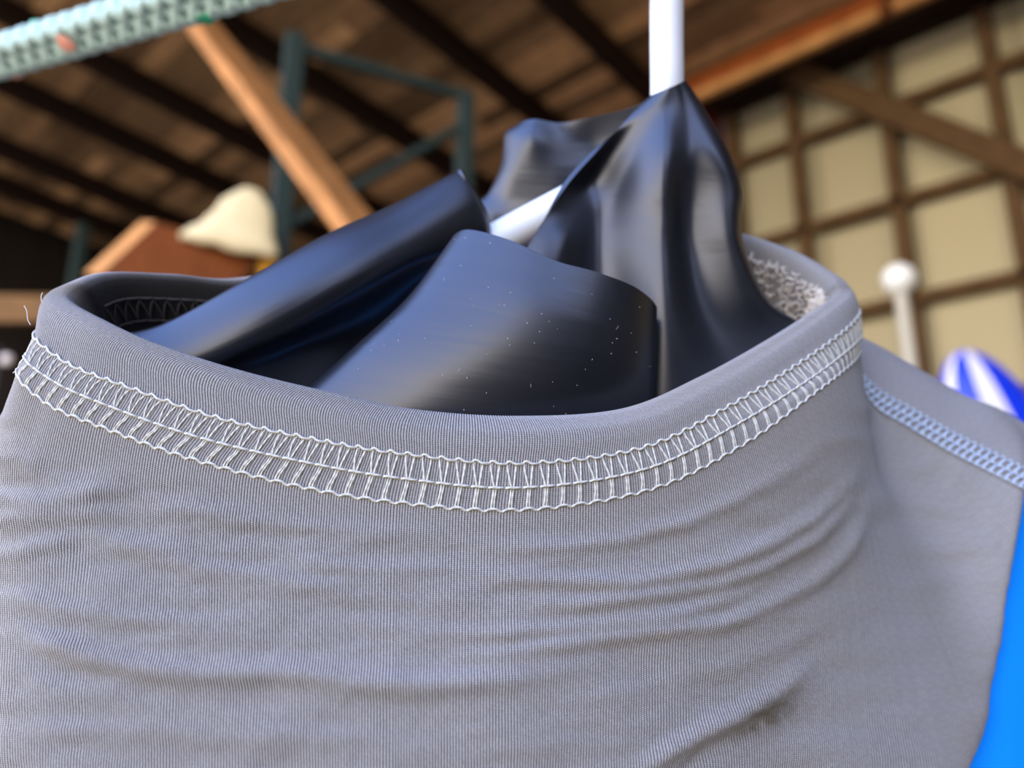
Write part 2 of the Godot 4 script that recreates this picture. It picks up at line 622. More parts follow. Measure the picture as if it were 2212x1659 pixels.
	var bp := thing("ball_topped_pole", "pale grey pole topped with a white ball in front of the framed wall", "pole", Vector3(pb.x, 0, pb.z))
	var pm := MB.new()
	pm.tube(PackedVector3Array([Vector3.ZERO, Vector3(0, pb.y * 0.5, 0), Vector3(0, pb.y - 0.03, 0)]), 0.026, 14)
	part("pole", pm.mesh(), M["pole_grey"], bp)
	var sp := SphereMesh.new()
	sp.radius = 0.062
	sp.height = 0.124
	part("ball", sp, M["ball_white"], bp).position = Vector3(0, pb.y, 0)
	var bm := MB.new()
	bm.tube(PackedVector3Array([Vector3.ZERO, Vector3(0, 0.015, 0), Vector3(0, 0.03, 0)]), 0.16, 20)
	part("base", bm.mesh(), M["pole_grey"], bp)
	# blue and white board standing on end
	striped_board()
	# a pale ball standing in for a blurred light spot, on an added post
	var kb := W(15, 777, 4.2)
	var kp := thing("glint_post", "added dark wooden post with a pale ball standing in for a blurred light spot, low beside the collar", "post", Vector3(kb.x, 0, kb.z))
	bar("post", Vector3(kb.x, 0, kb.z), Vector3(kb.x, kb.y + 0.06, kb.z), 0.09, 0.09, A1, M["dark_wood"], kp)
	var ks := SphereMesh.new()
	ks.radius = 0.03
	ks.height = 0.06
	part("glint_ball", ks, M["glint_ball"], kp).position = Vector3(0, kb.y, 0) + (Vector3(0, EYE, 0) - kb).normalized() * 0.06
	# a weathered trestle low at the side
	var r0 := W(-200, 668, 5.2)
	var r1 := W(150, 668, 5.6)
	var tr := thing("timber_rail", "weathered timber rail on two posts in the dim corner beside the collar", "rail", upright(-20, 668, 5.4))
	bar("rail", r0, r1, 0.2, 0.06, Vector3.UP, M["deck3"], tr)
	bar("post", Vector3(r0.x, 0, r0.z), Vector3(r0.x, r0.y, r0.z), 0.09, 0.09, A1, M["dark_wood"], tr)
	bar("post", Vector3(r1.x, 0, r1.z), Vector3(r1.x, r1.y, r1.z), 0.09, 0.09, A1, M["dark_wood"], tr)


func sack() -> void:
	var outline := [[392, 512], [405, 492], [440, 478], [465, 455], [480, 428], [502, 412], [530, 406], [560, 416], [580, 445], [590, 480], [598, 530], [600, 556], [560, 552], [510, 545], [460, 532], [420, 523]]
	var cpx := 505.0
	var cpy := 500.0
	var c := W(cpx, cpy, 2.975)
	var sk := thing("cloth_sack", "crumpled cream cloth sack draped over the top edge of the brown plywood sheet", "sack", c)
	var nz := FastNoiseLite.new()
	nz.seed = 11
	nz.frequency = 6.0
	var pts := PackedVector3Array()
	var nc := 33
	var nr := 17
	for j in nr:
		var lat := PI * j / (nr - 1)               # 0 faces the viewer, PI the far side
		for i in nc:
			var a := float(i % 32) / 32.0 * 16.0
			var k0 := int(a) % 16
			var f := a - int(a)
			var ox := lerpf(outline[k0][0], outline[(k0 + 1) % 16][0], f) - cpx
			var oy := lerpf(outline[k0][1], outline[(k0 + 1) % 16][1], f) - cpy
			var r := pow(sin(lat), 0.75)
			var p := W(cpx + ox * r, cpy + oy * r, 2.975 - 0.035 * cos(lat)) - c
			var bump := nz.get_noise_3d(p.x * 1.5, p.y * 1.5, p.z * 1.5) * 0.018 * sin(lat)
			pts.append(p + (p.normalized() if p.length() > 0.001 else Vector3.ZERO) * bump)
	var mb := MB.new()
	mb.grid(pts, nc, nr, true)
	part("cloth", mb.mesh(), M["cream"], sk)
	var tie := MB.new()
	tie.tube(PackedVector3Array([W(402, 502, 2.975) - c, W(394, 508, 2.965) - c, W(398, 514, 2.975) - c]), 0.012, 8)
	part("tied_end", tie.mesh(), M["cream"], sk)


func striped_board() -> void:
	# a bullet-shaped board end: stripes run from the tip down; each stripe is its own part
	var tip := W(2085, 757, 2.2)
	var o := thing("striped_board", "rounded blue board end with white stripes standing by the framed wall", "board", Vector3(tip.x + 0.06, 0, tip.z))
	var h := tip.y
	var stripes := [[-0.5, 0.30, "board_blue"], [0.30, 0.62, "board_white"], [0.62, 1.15, "board_blue"], [1.15, 1.60, "board_white"], [1.60, 4.0, "board_blue"], [4.0, 5.7832, "board_white"]]
	for s in stripes:
		var pts := PackedVector3Array()
		var nc := 11
		var nr := 40
		for j in nr:
			var d := pow(float(j) / (nr - 1), 2.0) * h       # distance below the tip
			var q := minf(d / 0.45, 1.0)
			var r := sqrt(1.0 - (1.0 - q) * (1.0 - q))
			for i in nc:
				var a: float = lerpf(s[0], s[1], float(i) / (nc - 1))
				# angle 0 points to the viewer's one side, PI / 2 towards the viewer
				pts.append(Vector3(-cos(a) * 0.17 * r + (d * 0.24 - 0.06 if d < 0.5 else 0.06), h - d, sin(a) * 0.09 * r))
		var mb := MB.new()
		mb.grid(pts, nc, nr, false)
		part("stripe", mb.mesh(), M[s[2]], o).set_meta("label", "white stripe" if s[2] == "board_white" else "bright blue stripe")


# ---------------------------------------------------------------- the garment
# Control net round the neck: each column runs from inside the collar over its rim, down the collar and out over the body.
# Per column: rim, seam top, seam middle, seam bottom, then six points down the body, as [picture x, picture y, depth].
var cols := [
	[[112, 645, .1225], [78, 722, .1200], [60, 768, .1190], [45, 797, .1185], [15, 880, .1195], [-25, 985, .1200], [-70, 1150, .1190], [-110, 1350, .1160], [-130, 1600, .1110], [-140, 1850, .1060]],
	[[195, 699, 0.1172], [150, 786, 0.1150], [122, 827, 0.1140], [102, 870, 0.1135], [70, 985, 0.1130], [50, 1100, 0.1120], [35, 1270, 0.1096], [25, 1480, 0.1068], [20, 1750, 0.1040], [15, 2000, 0.1015]],
	[[306, 751, 0.1145], [280, 837, 0.1125], [255, 885, 0.1117], [232, 926, 0.1112], [215, 1020, 0.1105], [205, 1130, 0.1092], [195, 1290, 0.1068], [188, 1490, 0.1040], [180, 1750, 0.1015], [175, 2000, 0.0990]],
	[[488, 813, 0.1125], [470, 902, 0.1107], [440, 948, 0.1100], [412, 990, 0.1095], [400, 1075, 0.1087], [393, 1170, 0.1075], [387, 1310, 0.1054], [383, 1500, 0.1028], [380, 1750, 0.1002], [378, 2000, 0.0975]],
	[[700, 869, 0.1115], [690, 951, 0.1098], [666, 1000, 0.1092], [645, 1050, 0.1087], [638, 1130, 0.1079], [632, 1215, 0.1067], [628, 1340, 0.1048], [626, 1510, 0.1021], [625, 1750, 0.0995], [624, 2000, 0.0968]],
	[[885, 909, 0.1112], [880, 981, 0.1096], [870, 1034, 0.1090], [860, 1085, 0.1085], [856, 1160, 0.1077], [853, 1240, 0.1065], [851, 1355, 0.1046], [850, 1515, 0.1019], [850, 1750, 0.0993], [850, 2000, 0.0966]],
	[[1129, 924, 0.1125], [1129, 1001, 0.1107], [1126, 1054, 0.1100], [1122, 1101, 0.1095], [1120, 1175, 0.1087], [1119, 1250, 0.1075], [1118, 1365, 0.1056], [1118, 1520, 0.1030], [1118, 1750, 0.1004], [1118, 2000, 0.0977]],
	[[1373, 901, 0.1165], [1385, 968, 0.1148], [1395, 1013, 0.1141], [1400, 1058, 0.1137], [1402, 1140, 0.1130], [1403, 1225, 0.1118], [1403, 1350, 0.1101], [1402, 1515, 0.1078], [1400, 1750, 0.1050], [1398, 2000, 0.1020]],
	[[1547, 823, 0.1230], [1570, 880, 0.1212], [1590, 918, 0.1204], [1602, 961, 0.1198], [1625, 1060, 0.1193], [1640, 1170, 0.1186], [1650, 1320, 0.1176], [1655, 1510, 0.1160], [1655, 1750, 0.1135], [1655, 2000, 0.1105]],
	[[1694, 735, .1320], [1720, 789, .1302], [1745, 822, .1293], [1764, 844, .1288], [1797, 950, .1295], [1818, 1070, .1300], [1838, 1240, .1295], [1860, 1470, .1265], [1885, 1760, .1210], [1890, 2000, .1180]],
	[[1788, 669, .1410], [1816, 720, .1395], [1828, 757, .1390], [1834, 788, .1390], [1862, 895, .1405], [1886, 1020, .1420], [1932, 1190, .1420], [2005, 1400, .1390], [2087, 1640, .1345], [2075, 1650, .1380]],
	[[1829, 634, .1480], [1853, 680, .1475], [1856, 725, .1475], [1853, 765, .1480], [1873, 870, .1510], [1900, 985, .1515], [1970, 1110, .1505], [2060, 1255, .1480], [2151, 1400, .1445], [2138, 1412, .1480]],
	[[1822, 612, .1500], [1848, 668, .1515], [1852, 712, .1530], [1856, 760, .1540], [1880, 878, .1545], [1945, 958, .1540], [2030, 1045, .1530], [2110, 1135, .1505], [2182, 1220, .1480], [2168, 1228, .1515]],
	[[1805, 594, .1520], [1825, 670, .1545], [1838, 730, .1560], [1846, 800, .1565], [1892, 862, .1565], [1962, 903, .1560], [2050, 955, .1550], [2135, 998, .1540], [2212, 1038, .1525], [2200, 1050, .1560]],
	[[1694, 533, .1580], [1755, 630, .1615], [1795, 680, .1635], [1840, 718, .1650], [1900, 750, .1660], [1975, 796, .1665], [2060, 846, .1665], [2150, 884, .1660], [2216, 945, .1650], [2220, 980, .1690]],
	[[1500, 485, .1620], [1600, 600, .1700], [1700, 680, .1720], [1780, 735, .1740], [1880, 790, .1760], [1970, 840, .1770], [2060, 890, .1770], [2150, 940, .1770], [2230, 1010, .1750], [2230, 1050, .1750]],
	[[1200, 482, .1600]],
	[[850, 530, .1530]],
	[[530, 598, .1430]],
	[[360, 592, .1365]],
	[[222, 589, .1305]],
	[[150, 611, .1255]],
]
var net := []            # columns of 14 points: three inside the collar, the rim, its outer roll, then the rest
var axis_up: Vector3
const NV := 14
const WALE := 0.00041


func make_net() -> void:
	var cen := W(1000, 720, 0.134)
	axis_up = (W(1829, 634, .148) - W(112, 645, .1225)).cross(W(1200, 482, .16) - W(1129, 924, .1125)).normalized()
	if axis_up.y < 0:
		axis_up = -axis_up
	for c in cols:
		var R := W(c[0][0], c[0][1], c[0][2])
		var out := R - cen
		out = (out - axis_up * out.dot(axis_up)).normalized()
		var tail := []
		if c.size() > 1:
			for k in range(1, 10):
				tail.append(W(c[k][0], c[k][1], c[k][2]))
		else:
			tail = [R - axis_up * 0.009 + out * 0.001, R - axis_up * 0.0135 + out * 0.0015, R - axis_up * 0.018 + out * 0.002]
			var b: Vector3 = tail[2]
			for k in 6:
				tail.append(b + out * [0.005, 0.013, 0.026, 0.042, 0.06, 0.08][k] - Vector3.UP * [0.008, 0.018, 0.032, 0.052, 0.08, 0.11][k])
		var T: Vector3 = tail[0]
		var line := [R - out * 0.0042 - axis_up * 0.034, R - out * 0.0042 - axis_up * 0.011, R - out * 0.0030 - axis_up * 0.0010, R, R.lerp(T, 0.28) + out * 0.0009]
		line.append_array(tail)
		net.append(line)


func surf(u: float, v: float) -> Vector3:              # a point of the garment: u in columns, v in rows of the net
	var K := net.size()
	var i := int(floor(u))
	var f := u - i
	var col := []
	var j := clampi(int(floor(v)), 0, NV - 2)
	for d in range(-1, 3):
		var c: Array = net[posmod(i + d, K)]
		col.append(cr(c[maxi(j - 1, 0)], c[j], c[j + 1], c[mini(j + 2, NV - 1)], v - j))
	return cr(col[0], col[1], col[2], col[3], f)


func frame_at(u: float, v: float) -> Array:            # [point, along the collar, down the collar, outward]
	var p := surf(u, v)
	var du := (surf(u + 0.02, v) - surf(u - 0.02, v)).normalized()
	var dv := (surf(u, v + 0.02) - surf(u, v - 0.02)).normalized()
	return [p, du, dv, dv.cross(du).normalized()]


# creases of the cloth below the seam: [height in mm, width in picture pixels at the surface, points]
var creases := [
	[0.45, 20, [[-100, 1080], [0, 1075], [100, 1083], [160, 1076], [224, 1060], [320, 1050]]],
	[0.30, 20, [[-100, 1120], [60, 1118], [200, 1108], [300, 1100]]],
	[0.30, 24, [[120, 1145], [250, 1175], [348, 1195], [423, 1225], [520, 1240], [650, 1260], [800, 1285], [1100, 1292]]],
	[0.55, 24, [[-60, 1340], [60, 1370], [124, 1392], [199, 1418], [298, 1440], [448, 1450], [597, 1452], [746, 1470], [895, 1480], [1100, 1468], [1250, 1440], [1402, 1412]]],
	[0.22, 20, [[40, 1470], [150, 1492], [330, 1504]]],
	[0.25, 22, [[300, 1098], [420, 1106], [500, 1120], [746, 1142], [950, 1146], [1100, 1148]]],
	[0.35, 17, [[900, 1180], [1100, 1178], [1226, 1178], [1351, 1163], [1477, 1128], [1578, 1080], [1653, 1040], [1740, 985], [1800, 930]]],
	[0.50, 17, [[950, 1250], [1100, 1251], [1351, 1257], [1452, 1241], [1552, 1217], [1653, 1176], [1754, 1117], [1838, 1040], [1868, 970]]],
	[0.50, 15, [[1050, 1300], [1251, 1302], [1402, 1285], [1552, 1259], [1653, 1222], [1754, 1164], [1822, 1100], [1862, 1030]]],
	[0.40, 16, [[900, 1360], [1100, 1366], [1301, 1350], [1477, 1320], [1603, 1280], [1700, 1240]]],
	[0.50, 18, [[950, 1412], [1100, 1408], [1301, 1378], [1552, 1346], [1653, 1306], [1754, 1256], [1822, 1195], [1872, 1110], [1880, 1060]]],
	[0.22, 22, [[1402, 1470], [1552, 1440], [1700, 1390], [1800, 1330]]],
	[0.65, 20, [[1340, 1690], [1440, 1622], [1510, 1580], [1603, 1536], [1680, 1490], [1790, 1400]]],
	[-0.35, 16, [[1440, 1700], [1520, 1625], [1610, 1576], [1670, 1536]]],
	[0.25, 30, [[-100, 960], [30, 990], [120, 1010]]],
	[0.28, 18, [[-80, 1190], [40, 1196], [110, 1178], [190, 1180]]],
	[0.25, 20, [[-80, 1285], [80, 1300], [230, 1330], [420, 1345], [640, 1362]]],
	[0.22, 18, [[600, 1205], [760, 1225], [930, 1228], [1080, 1222]]],
	[0.22, 22, [[-80, 1560], [150, 1575], [420, 1590], [700, 1590], [980, 1570]]],
]


func crease_height(px: float, py: float) -> float:
	var h := 0.0
	for c in creases:
		var s: float = c[1]
		var pts: Array = c[2]
		var best := 1e9
		var total: int = pts.size() - 1
		var bt := 0.0
		for k in total:
			var ax: float = pts[k][0]
			var ay: float = pts[k][1]
			var ex: float = pts[k + 1][0] - ax
			var ey: float = pts[k + 1][1] - ay
			if py < minf(ay, ay + ey) - 70.0 or py > maxf(ay, ay + ey) + 70.0:
				continue
			var t := ((px - ax) * ex + (py - ay) * ey) / (ex * ex + ey * ey)
			var tc := clampf(t, 0.0, 1.0)
			var dx := px - ax - ex * tc
			var dy := py - ay - ey * tc
			var d := dx * dx + dy * dy
			if d < best:
				best = d
				bt = (k + tc) / total
		if best < s * s * 9.0:
			h += float(c[0]) * exp(-best / (s * s)) * smoothstep(0.0, 0.22, bt) * smoothstep(1.0, 0.68, bt)
	return h


func build_garment() -> void:
	make_net()
	var K := net.size()
	var root_at := W(1106, 1500, 0.13)
	var top := thing("dry_top", "grey knit dry top with stitched collar and black latex neck seal, on the white hanger", "dry top", root_at)
	# fine rows along v
	var vrow := PackedFloat32Array()
	var per := [4, 5, 4, 4, 5, 5, 5, 8, 10, 14, 18, 18, 8]
	for j in NV - 1:
		for s in per[j]:
			vrow.append(j + float(s) / per[j])
	vrow.append(NV - 1.001)
	var nr := vrow.size()
	var lines := []                     # per net column, its fine points
	for c in net:
		var line := PackedVector3Array()
		for v in vrow:
			var j := mini(int(v), NV - 2)
			line.append(cr(c[maxi(j - 1, 0)], c[j], c[j + 1], c[mini(j + 2, NV - 1)], v - j))
		lines.append(line)
	# fine columns: six to a wale where the ribs show, fewer at the back
	var ucol := PackedFloat32Array()
	var phase := PackedFloat32Array()
	var step := [0.0, 0.09, 0.22, 0.5, 0.78, 0.91]
	var wales := 0
	for i in K:
		var len := surf(i, 7.0).distance_to(surf(i + 0.5, 7.0)) + surf(i + 0.5, 7.0).distance_to(surf(i + 1.0, 7.0))
		var n := maxi(4, int(round(len / WALE)))
		if i >= 12 and i < K - 2:
			n = mini(n, 24)
			for s in n:
				ucol.append(i + float(s) / n)
				phase.append(float(wales + s) + 0.5)
		else:
			for s in n:
				for f in step:
					ucol.append(i + (s + f) / n)
					phase.append(wales + s + f)
		wales += n
	ucol.append(K)
	phase.append(wales)
	var nc := ucol.size()
	# smooth surface
	var P := PackedVector3Array()
	P.resize(nc * nr)
	for i in nc:
		var k := int(ucol[i])
		var f := ucol[i] - k
		var t2 := f * f
		var t3 := t2 * f
		var w0 := -0.5 * t3 + t2 - 0.5 * f
		var w1 := 1.5 * t3 - 2.5 * t2 + 1.0
		var w2 := -1.5 * t3 + 2.0 * t2 + 0.5 * f
		var w3 := 0.5 * t3 - 0.5 * t2
		var l0: PackedVector3Array = lines[posmod(k - 1, K)]
		var l1: PackedVector3Array = lines[k % K]
		var l2: PackedVector3Array = lines[(k + 1) % K]
		var l3: PackedVector3Array = lines[(k + 2) % K]
		for j in nr:
			P[j * nc + i] = l0[j] * w0 + l1[j] * w1 + l2[j] * w2 + l3[j] * w3
	# creases, worked out on every sixth column and shared between
	var first_body := 0
	while vrow[first_body] < 7.3:
		first_body += 1
	var hgt := PackedFloat32Array()
	hgt.resize(nc * nr)
	var lumps := FastNoiseLite.new()
	lumps.seed = 21
	lumps.frequency = 0.006
	for j in range(first_body, nr):
		var prev := 0.0
		var i := 0
		var last := 0
		while true:
			var q := cam_inv * P[j * nc + i]
			var h := 0.0
			if ucol[i] < 13.0 or ucol[i] > K - 1.5:
				var px := 1106.0 - FPX * q.x / q.z
				var py := 829.5 + FPX * q.y / q.z
				h = crease_height(px, py) + 0.22 * lumps.get_noise_2d(px * 0.5, py * 1.7)
				h *= 0.0018 * smoothstep(7.3, 8.2, vrow[j])
			for x in range(last, i + 1):
				hgt[j * nc + x] = lerpf(prev, h, float(x - last) / maxi(1, i - last))
			prev = h
			last = i
			if i == nc - 1:
				break
			i = mini(i + 6, nc - 1)
	# normals of the smooth surface, then the creases
	var N := normals(P, nc, nr)
	for k in range(first_body * nc, nc * nr):
		P[k] += N[k] * hgt[k]
	N = normals(P, nc, nr)
	# ribs
	var mb := MB.new()
	mb.v.resize(nc * nr)
	mb.n.resize(nc * nr)
	mb.uv.resize(nc * nr)
	mb.col.resize(nc * nr)
	var tex_u := PackedFloat32Array()
	tex_u.resize(nc)
	var row_at := 0
	while vrow[row_at] < 9.5:
		row_at += 1
	for i in range(1, nc):
		var by := phase[i] - phase[i - 1]
		if ucol[i] > 8.6 and ucol[i] < 15.0:
			by = P[row_at * nc + i].distance_to(P[row_at * nc + i - 1]) / WALE
		tex_u[i] = tex_u[i - 1] + by
	var run := PackedFloat32Array()
	run.resize(nc)
	for j in nr:
		var show_v := smoothstep(1.0, 2.2, vrow[j])
		for i in nc:
			var k := j * nc + i
			if j > 0:
				run[i] += P[k].distance_to(P[k - nc])
			var u := ucol[i]
			var x := phase[i] - floorf(phase[i])
			var side := 1.0 - smoothstep(9.5, 11.5, u) * (1.0 if vrow[j] > 7.5 else 0.5)
			if u > 12.0 and u < K - 2.0:
				side = 0.0
			elif u >= K - 2.0:
				side = smoothstep(K - 1.6, K - 0.2, u)
			var a := 0.00026 * show_v * side
			var c := 2.0 * x - 1.0
			var c2 := c * c
			var h := a * (1.0 - c2 * c2 * c2)
			var slope := -12.0 * a * c2 * c2 * c / WALE
			var du := P[j * nc + mini(i + 1, nc - 1)] - P[j * nc + maxi(i - 1, 0)]
			mb.v[k] = P[k] + N[k] * h - root_at
			mb.n[k] = (N[k] - du.normalized() * slope).normalized()
			mb.uv[k] = Vector2(tex_u[i] / 8.0, run[i] / (0.00027 * 8.0))
			var dark := (1.0 - smoothstep(1.9, 2.7, vrow[j])) * smoothstep(14.5, 16.0, u) * (1.0 - smoothstep(K - 0.9, K - 0.3, u))  # shade inside the back left of the collar, painted into the colour
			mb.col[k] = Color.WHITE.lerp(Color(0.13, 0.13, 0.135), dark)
	# a brown-green stain low on the chest
	for j in range(first_body, nr):
		for i in nc:
			if ucol[i] > 7.0 and ucol[i] < 10.4 and vrow[j] > 9.5:
				var q := cam_inv * P[j * nc + i]
				var px := 1106.0 - FPX * q.x / q.z
				var py := 829.5 + FPX * q.y / q.z
				var along := ((px - 1655.0) * 0.85 - (py - 1548.0) * 0.53) / 78.0
				var over := ((px - 1655.0) * 0.53 + (py - 1548.0) * 0.85) / 30.0
				var s := exp(-along * along - over * over) * (0.75 + 0.8 * lumps.get_noise_2d(px * 3.0, py * 5.0))
				mb.col[j * nc + i] = Color.WHITE.lerp(Color(0.30, 0.26, 0.15), clampf(s, 0, 0.8))
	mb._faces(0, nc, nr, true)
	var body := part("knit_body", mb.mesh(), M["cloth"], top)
	# seams
	collar_seam(body, root_at)
	shoulder_seam(body, root_at)
	inner_seam(body, root_at)
	fleece(body, root_at)
	# blue sleeve panel that goes on under the edge of the grey
	var bl := sheet([
		[[2205, 940, .1640], [2225, 950, .1640], [2300, 985, .1700], [2420, 1050, .1850], [2380, 1080, .2100], [2250, 1060, .2250]],
		[[2195, 1000, .1560], [2230, 1010, .1560], [2330, 1040, .1600], [2500, 1100, .1730], [2520, 1130, .2000], [2350, 1110, .2250]],
		[[2178, 1150, .1520], [2215, 1160, .1520], [2330, 1190, .1550], [2520, 1240, .1680], [2560, 1260, .2000], [2380, 1230, .2250]],
		[[2150, 1290, .1500], [2190, 1300, .1490], [2320, 1330, .1510], [2530, 1380, .1630], [2580, 1390, .1960], [2400, 1350, .2250]],
		[[2125, 1400, .1475], [2170, 1412, .1465], [2310, 1450, .1480], [2530, 1500, .1590], [2600, 1500, .1930], [2400, 1460, .2250]],
		[[2085, 1540, .1430], [2130, 1556, .1420], [2290, 1600, .1430], [2530, 1660, .1530], [2620, 1640, .1900], [2400, 1580, .2250]],
		[[2055, 1650, .1400], [2105, 1668, .1385], [2270, 1710, .1390], [2530, 1780, .1490], [2640, 1750, .1870], [2400, 1680, .2250]],
		[[2000, 1830, .1345], [2060, 1850, .1330], [2230, 1900, .1330], [2520, 1960, .1420], [2660, 1920, .1820], [2400, 1830, .2250]],
		[[1960, 2150, .1270], [2020, 2180, .1250], [2200, 2250, .1240], [2500, 2330, .1330], [2680, 2260, .1740], [2400, 2100, .2250]],
		[[1950, 2700, .1150], [2020, 2740, .1130], [2200, 2840, .1120], [2500, 2950, .1200], [2700, 2850, .1600], [2400, 2600, .2250]]], 8, 6)
	var bmesh := MB.new()
	bmesh.grid(shifted(bl[0], root_at), bl[1], bl[2], true, Vector2.ONE, 0.0008)
	part("blue_sleeve_panel", bmesh.mesh(), M["blue_cloth"], top).set_meta("label", "bright azure blue sleeve panel")
	# loose fibres at the edge of the collar
	for f in [[[52, 660], [58, 672], [60, 690], [66, 702]], [[92, 632], [89, 640], [90, 652]], [[28, 806], [31, 803], [36, 806]]]:
		var pts := []
		for p in f:
			pts.append(W(p[0], p[1], 0.1175) - root_at)
		var fm := MB.new()
		fm.tube(spline(pts, 5), 0.00006, 5)
		part("loose_fibre", fm.mesh(), M["lint"], top)


func normals(P: PackedVector3Array, nc: int, nr: int) -> PackedVector3Array:
	var N := PackedVector3Array()
	N.resize(P.size())
	for j in nr:
		var up := maxi(j - 1, 0) * nc
		var dn := mini(j + 1, nr - 1) * nc
		var at := j * nc
		for i in nc:
			var i0 := i - 1
			var i1 := i + 1
			if i0 < 0: i0 = nc - 2
			if i1 >= nc: i1 = 1
			N[at + i] = (P[dn + i] - P[up + i]).cross(P[at + i1] - P[at + i0]).normalized()
	return N


func run_thread(mb: MB, u: float, pitch: float, pts: Array, r: float, root_at: Vector3) -> void:
	# pts: [along in pitches, row of the net, millimetres down, millimetres out]
	var line := []
	for p in pts:
		var f := frame_at(u + p[0] * pitch, p[1])
		line.append(f[0] + f[2] * (p[2] * 0.001) + f[3] * (p[3] * 0.001 + 0.00018) - root_at)
	mb.tube(spline(line, 3), r, 6, 1.0, Vector3.ZERO, true)


func collar_seam(top: Node3D, root_at: Vector3) -> void:
	var K := net.size()
	# even steps of about 2.45 mm along the middle row
	var u := K - 1.55
	var stop := K + 12.6
	var k := 0
	while u < stop:
		var speed := surf(u - 0.05, 6.0).distance_to(surf(u + 0.05, 6.0)) / 0.1
		var p := 0.00245 / speed
		var lean := lerpf(-0.26, 0.02, smoothstep(K + 2.0, K + 6.5, u))
		var mb := MB.new()
		var j := rng.randf_range(-0.04, 0.04)
		var r := 0.000165
		run_thread(mb, u, p, [[-0.56, 5.0, 0.10, -0.05], [-0.44, 5.0, -0.20, 0.10], [-0.25, 5.0, -0.16, 0.24], [0.02, 5.0, 0.14, 0.26], [0.32, 5.0, 0.16, 0.16], [0.52, 5.0, -0.02, -0.02], [0.60, 5.0, -0.14, -0.14]], r * 1.2, root_at)
		run_thread(mb, u, p, [[-0.50 - lean + j, 5.0, 0.05, -0.02], [-0.40, 5.35, 0, 0.08], [-0.22, 5.8, 0, 0.10], [-0.14 + j, 6.03, 0, 0.0]], r, root_at)
		run_thread(mb, u, p, [[0.06 - lean + j, 5.0, 0.05, 0.0], [0.04, 5.35, 0, 0.10], [0.0, 5.8, 0, 0.11], [-0.02, 6.03, 0, 0.0]], r, root_at)
		run_thread(mb, u, p, [[-0.46, 6.0, 0.03, -0.10], [-0.36, 6.0, -0.02, 0.16], [-0.05, 6.0, -0.04, 0.30], [0.28, 6.0, 0.0, 0.20], [0.47, 6.0, 0.04, -0.08]], r * 1.2, root_at)
		run_thread(mb, u, p, [[-0.16, 6.02, 0, 0.0], [-0.15, 6.35, 0, 0.14], [-0.17 + lean * 0.5, 6.7, 0, 0.14], [-0.20 + lean + j, 7.0, 0, -0.02]], r, root_at)
		run_thread(mb, u, p, [[0.0, 6.02, 0, 0.0], [-0.03, 6.35, 0, 0.12], [-0.03 + lean * 0.5, 6.7, 0, 0.12], [-0.03 + lean + j, 7.0, 0, -0.02]], r, root_at)
		run_thread(mb, u, p, [[-0.64, 7.0, 0.24, -0.08], [-0.46, 7.0, 0.16, 0.10], [-0.20, 7.0, -0.14, 0.20], [0.12, 7.0, -0.10, 0.22], [0.34, 7.0, 0.14, 0.12], [0.52, 7.0, 0.26, 0.0], [0.64, 7.0, 0.20, -0.12]], r * 1.2, root_at)
		part("collar_stitch", mb.mesh(), M["thread"], top)
		u += p
		k += 1


func shoulder_seam(top: Node3D, root_at: Vector3) -> void:
	# zigzag stitches along the column that runs out over the shoulder
	var v := 7.35
	while v < 12.0:
		var speed := surf(13.0, v - 0.05).distance_to(surf(13.0, v + 0.05)) / 0.1
		var dv := 0.00150 / speed
		var mb := MB.new()
		for s in 2:
			var line := []
			var w := 0.0024
			var offs := [-1.0, -0.45, 0.0] if s == 0 else [0.0, 0.5, 1.0]
			for q in 3:
				var f := frame_at(13.0, v + dv * ([0.0, 0.45, 0.9][q] if s == 0 else [0.0, 0.4, 0.8][q]))
				line.append(f[0] + f[1] * (w * offs[q]) + f[3] * ([0.0002, 0.0006, 0.0003][q]) - root_at)
			mb.tube(spline(line, 3), 0.00026, 6, 1.0, Vector3.ZERO, true)
		for e in [-1.0, 0.0, 1.0]:
			var f0 := frame_at(13.0, v)
			var f1 := frame_at(13.0, v + dv * 0.8)
			mb.tube(PackedVector3Array([f0[0] + f0[1] * (e * 0.0024) + f0[3] * 0.0003 - root_at, (f0[0] + f1[0]) * 0.5 + f0[1] * (e * 0.0024) + f0[3] * 0.0007 - root_at, f1[0] + f1[1] * (e * 0.0024) + f1[3] * 0.0003 - root_at]), 0.00026, 6, 1.0, Vector3.ZERO, true)
		part("shoulder_stitch", mb.mesh(), M["thread_blue"], top)
		v += dv


func inner_seam(top: Node3D, root_at: Vector3) -> void:
	# the back of the seam, on the inner face of the collar
	var K := net.size()
	var u := K - 4.3
	while u < K - 1.15:
		var speed := surf(u - 0.05, 1.5).distance_to(surf(u + 0.05, 1.5)) / 0.1
		var p := 0.0024 / speed
		var mb := MB.new()
		run_thread(mb, u, p, [[-0.5, 1.50, 0, 0.0], [0.0, 1.50, 0, 0.2], [0.5, 1.50, 0, 0.0]], 0.00022, root_at)
		run_thread(mb, u, p, [[-0.5, 1.48, 0, 0.0], [-0.1, 1.30, 0, 0.15], [0.1, 1.12, 0, 0.05]], 0.00018, root_at)
		run_thread(mb, u, p, [[0.5, 1.48, 0, 0.0], [0.25, 1.30, 0, 0.15], [0.1, 1.12, 0, 0.05]], 0.00018, root_at)
		run_thread(mb, u, p, [[-0.5, 1.10, 0, 0.0], [0.0, 1.10, 0, 0.2], [0.5, 1.10, 0, 0.0]], 0.00020, root_at)
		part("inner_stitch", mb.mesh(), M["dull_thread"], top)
		u += p


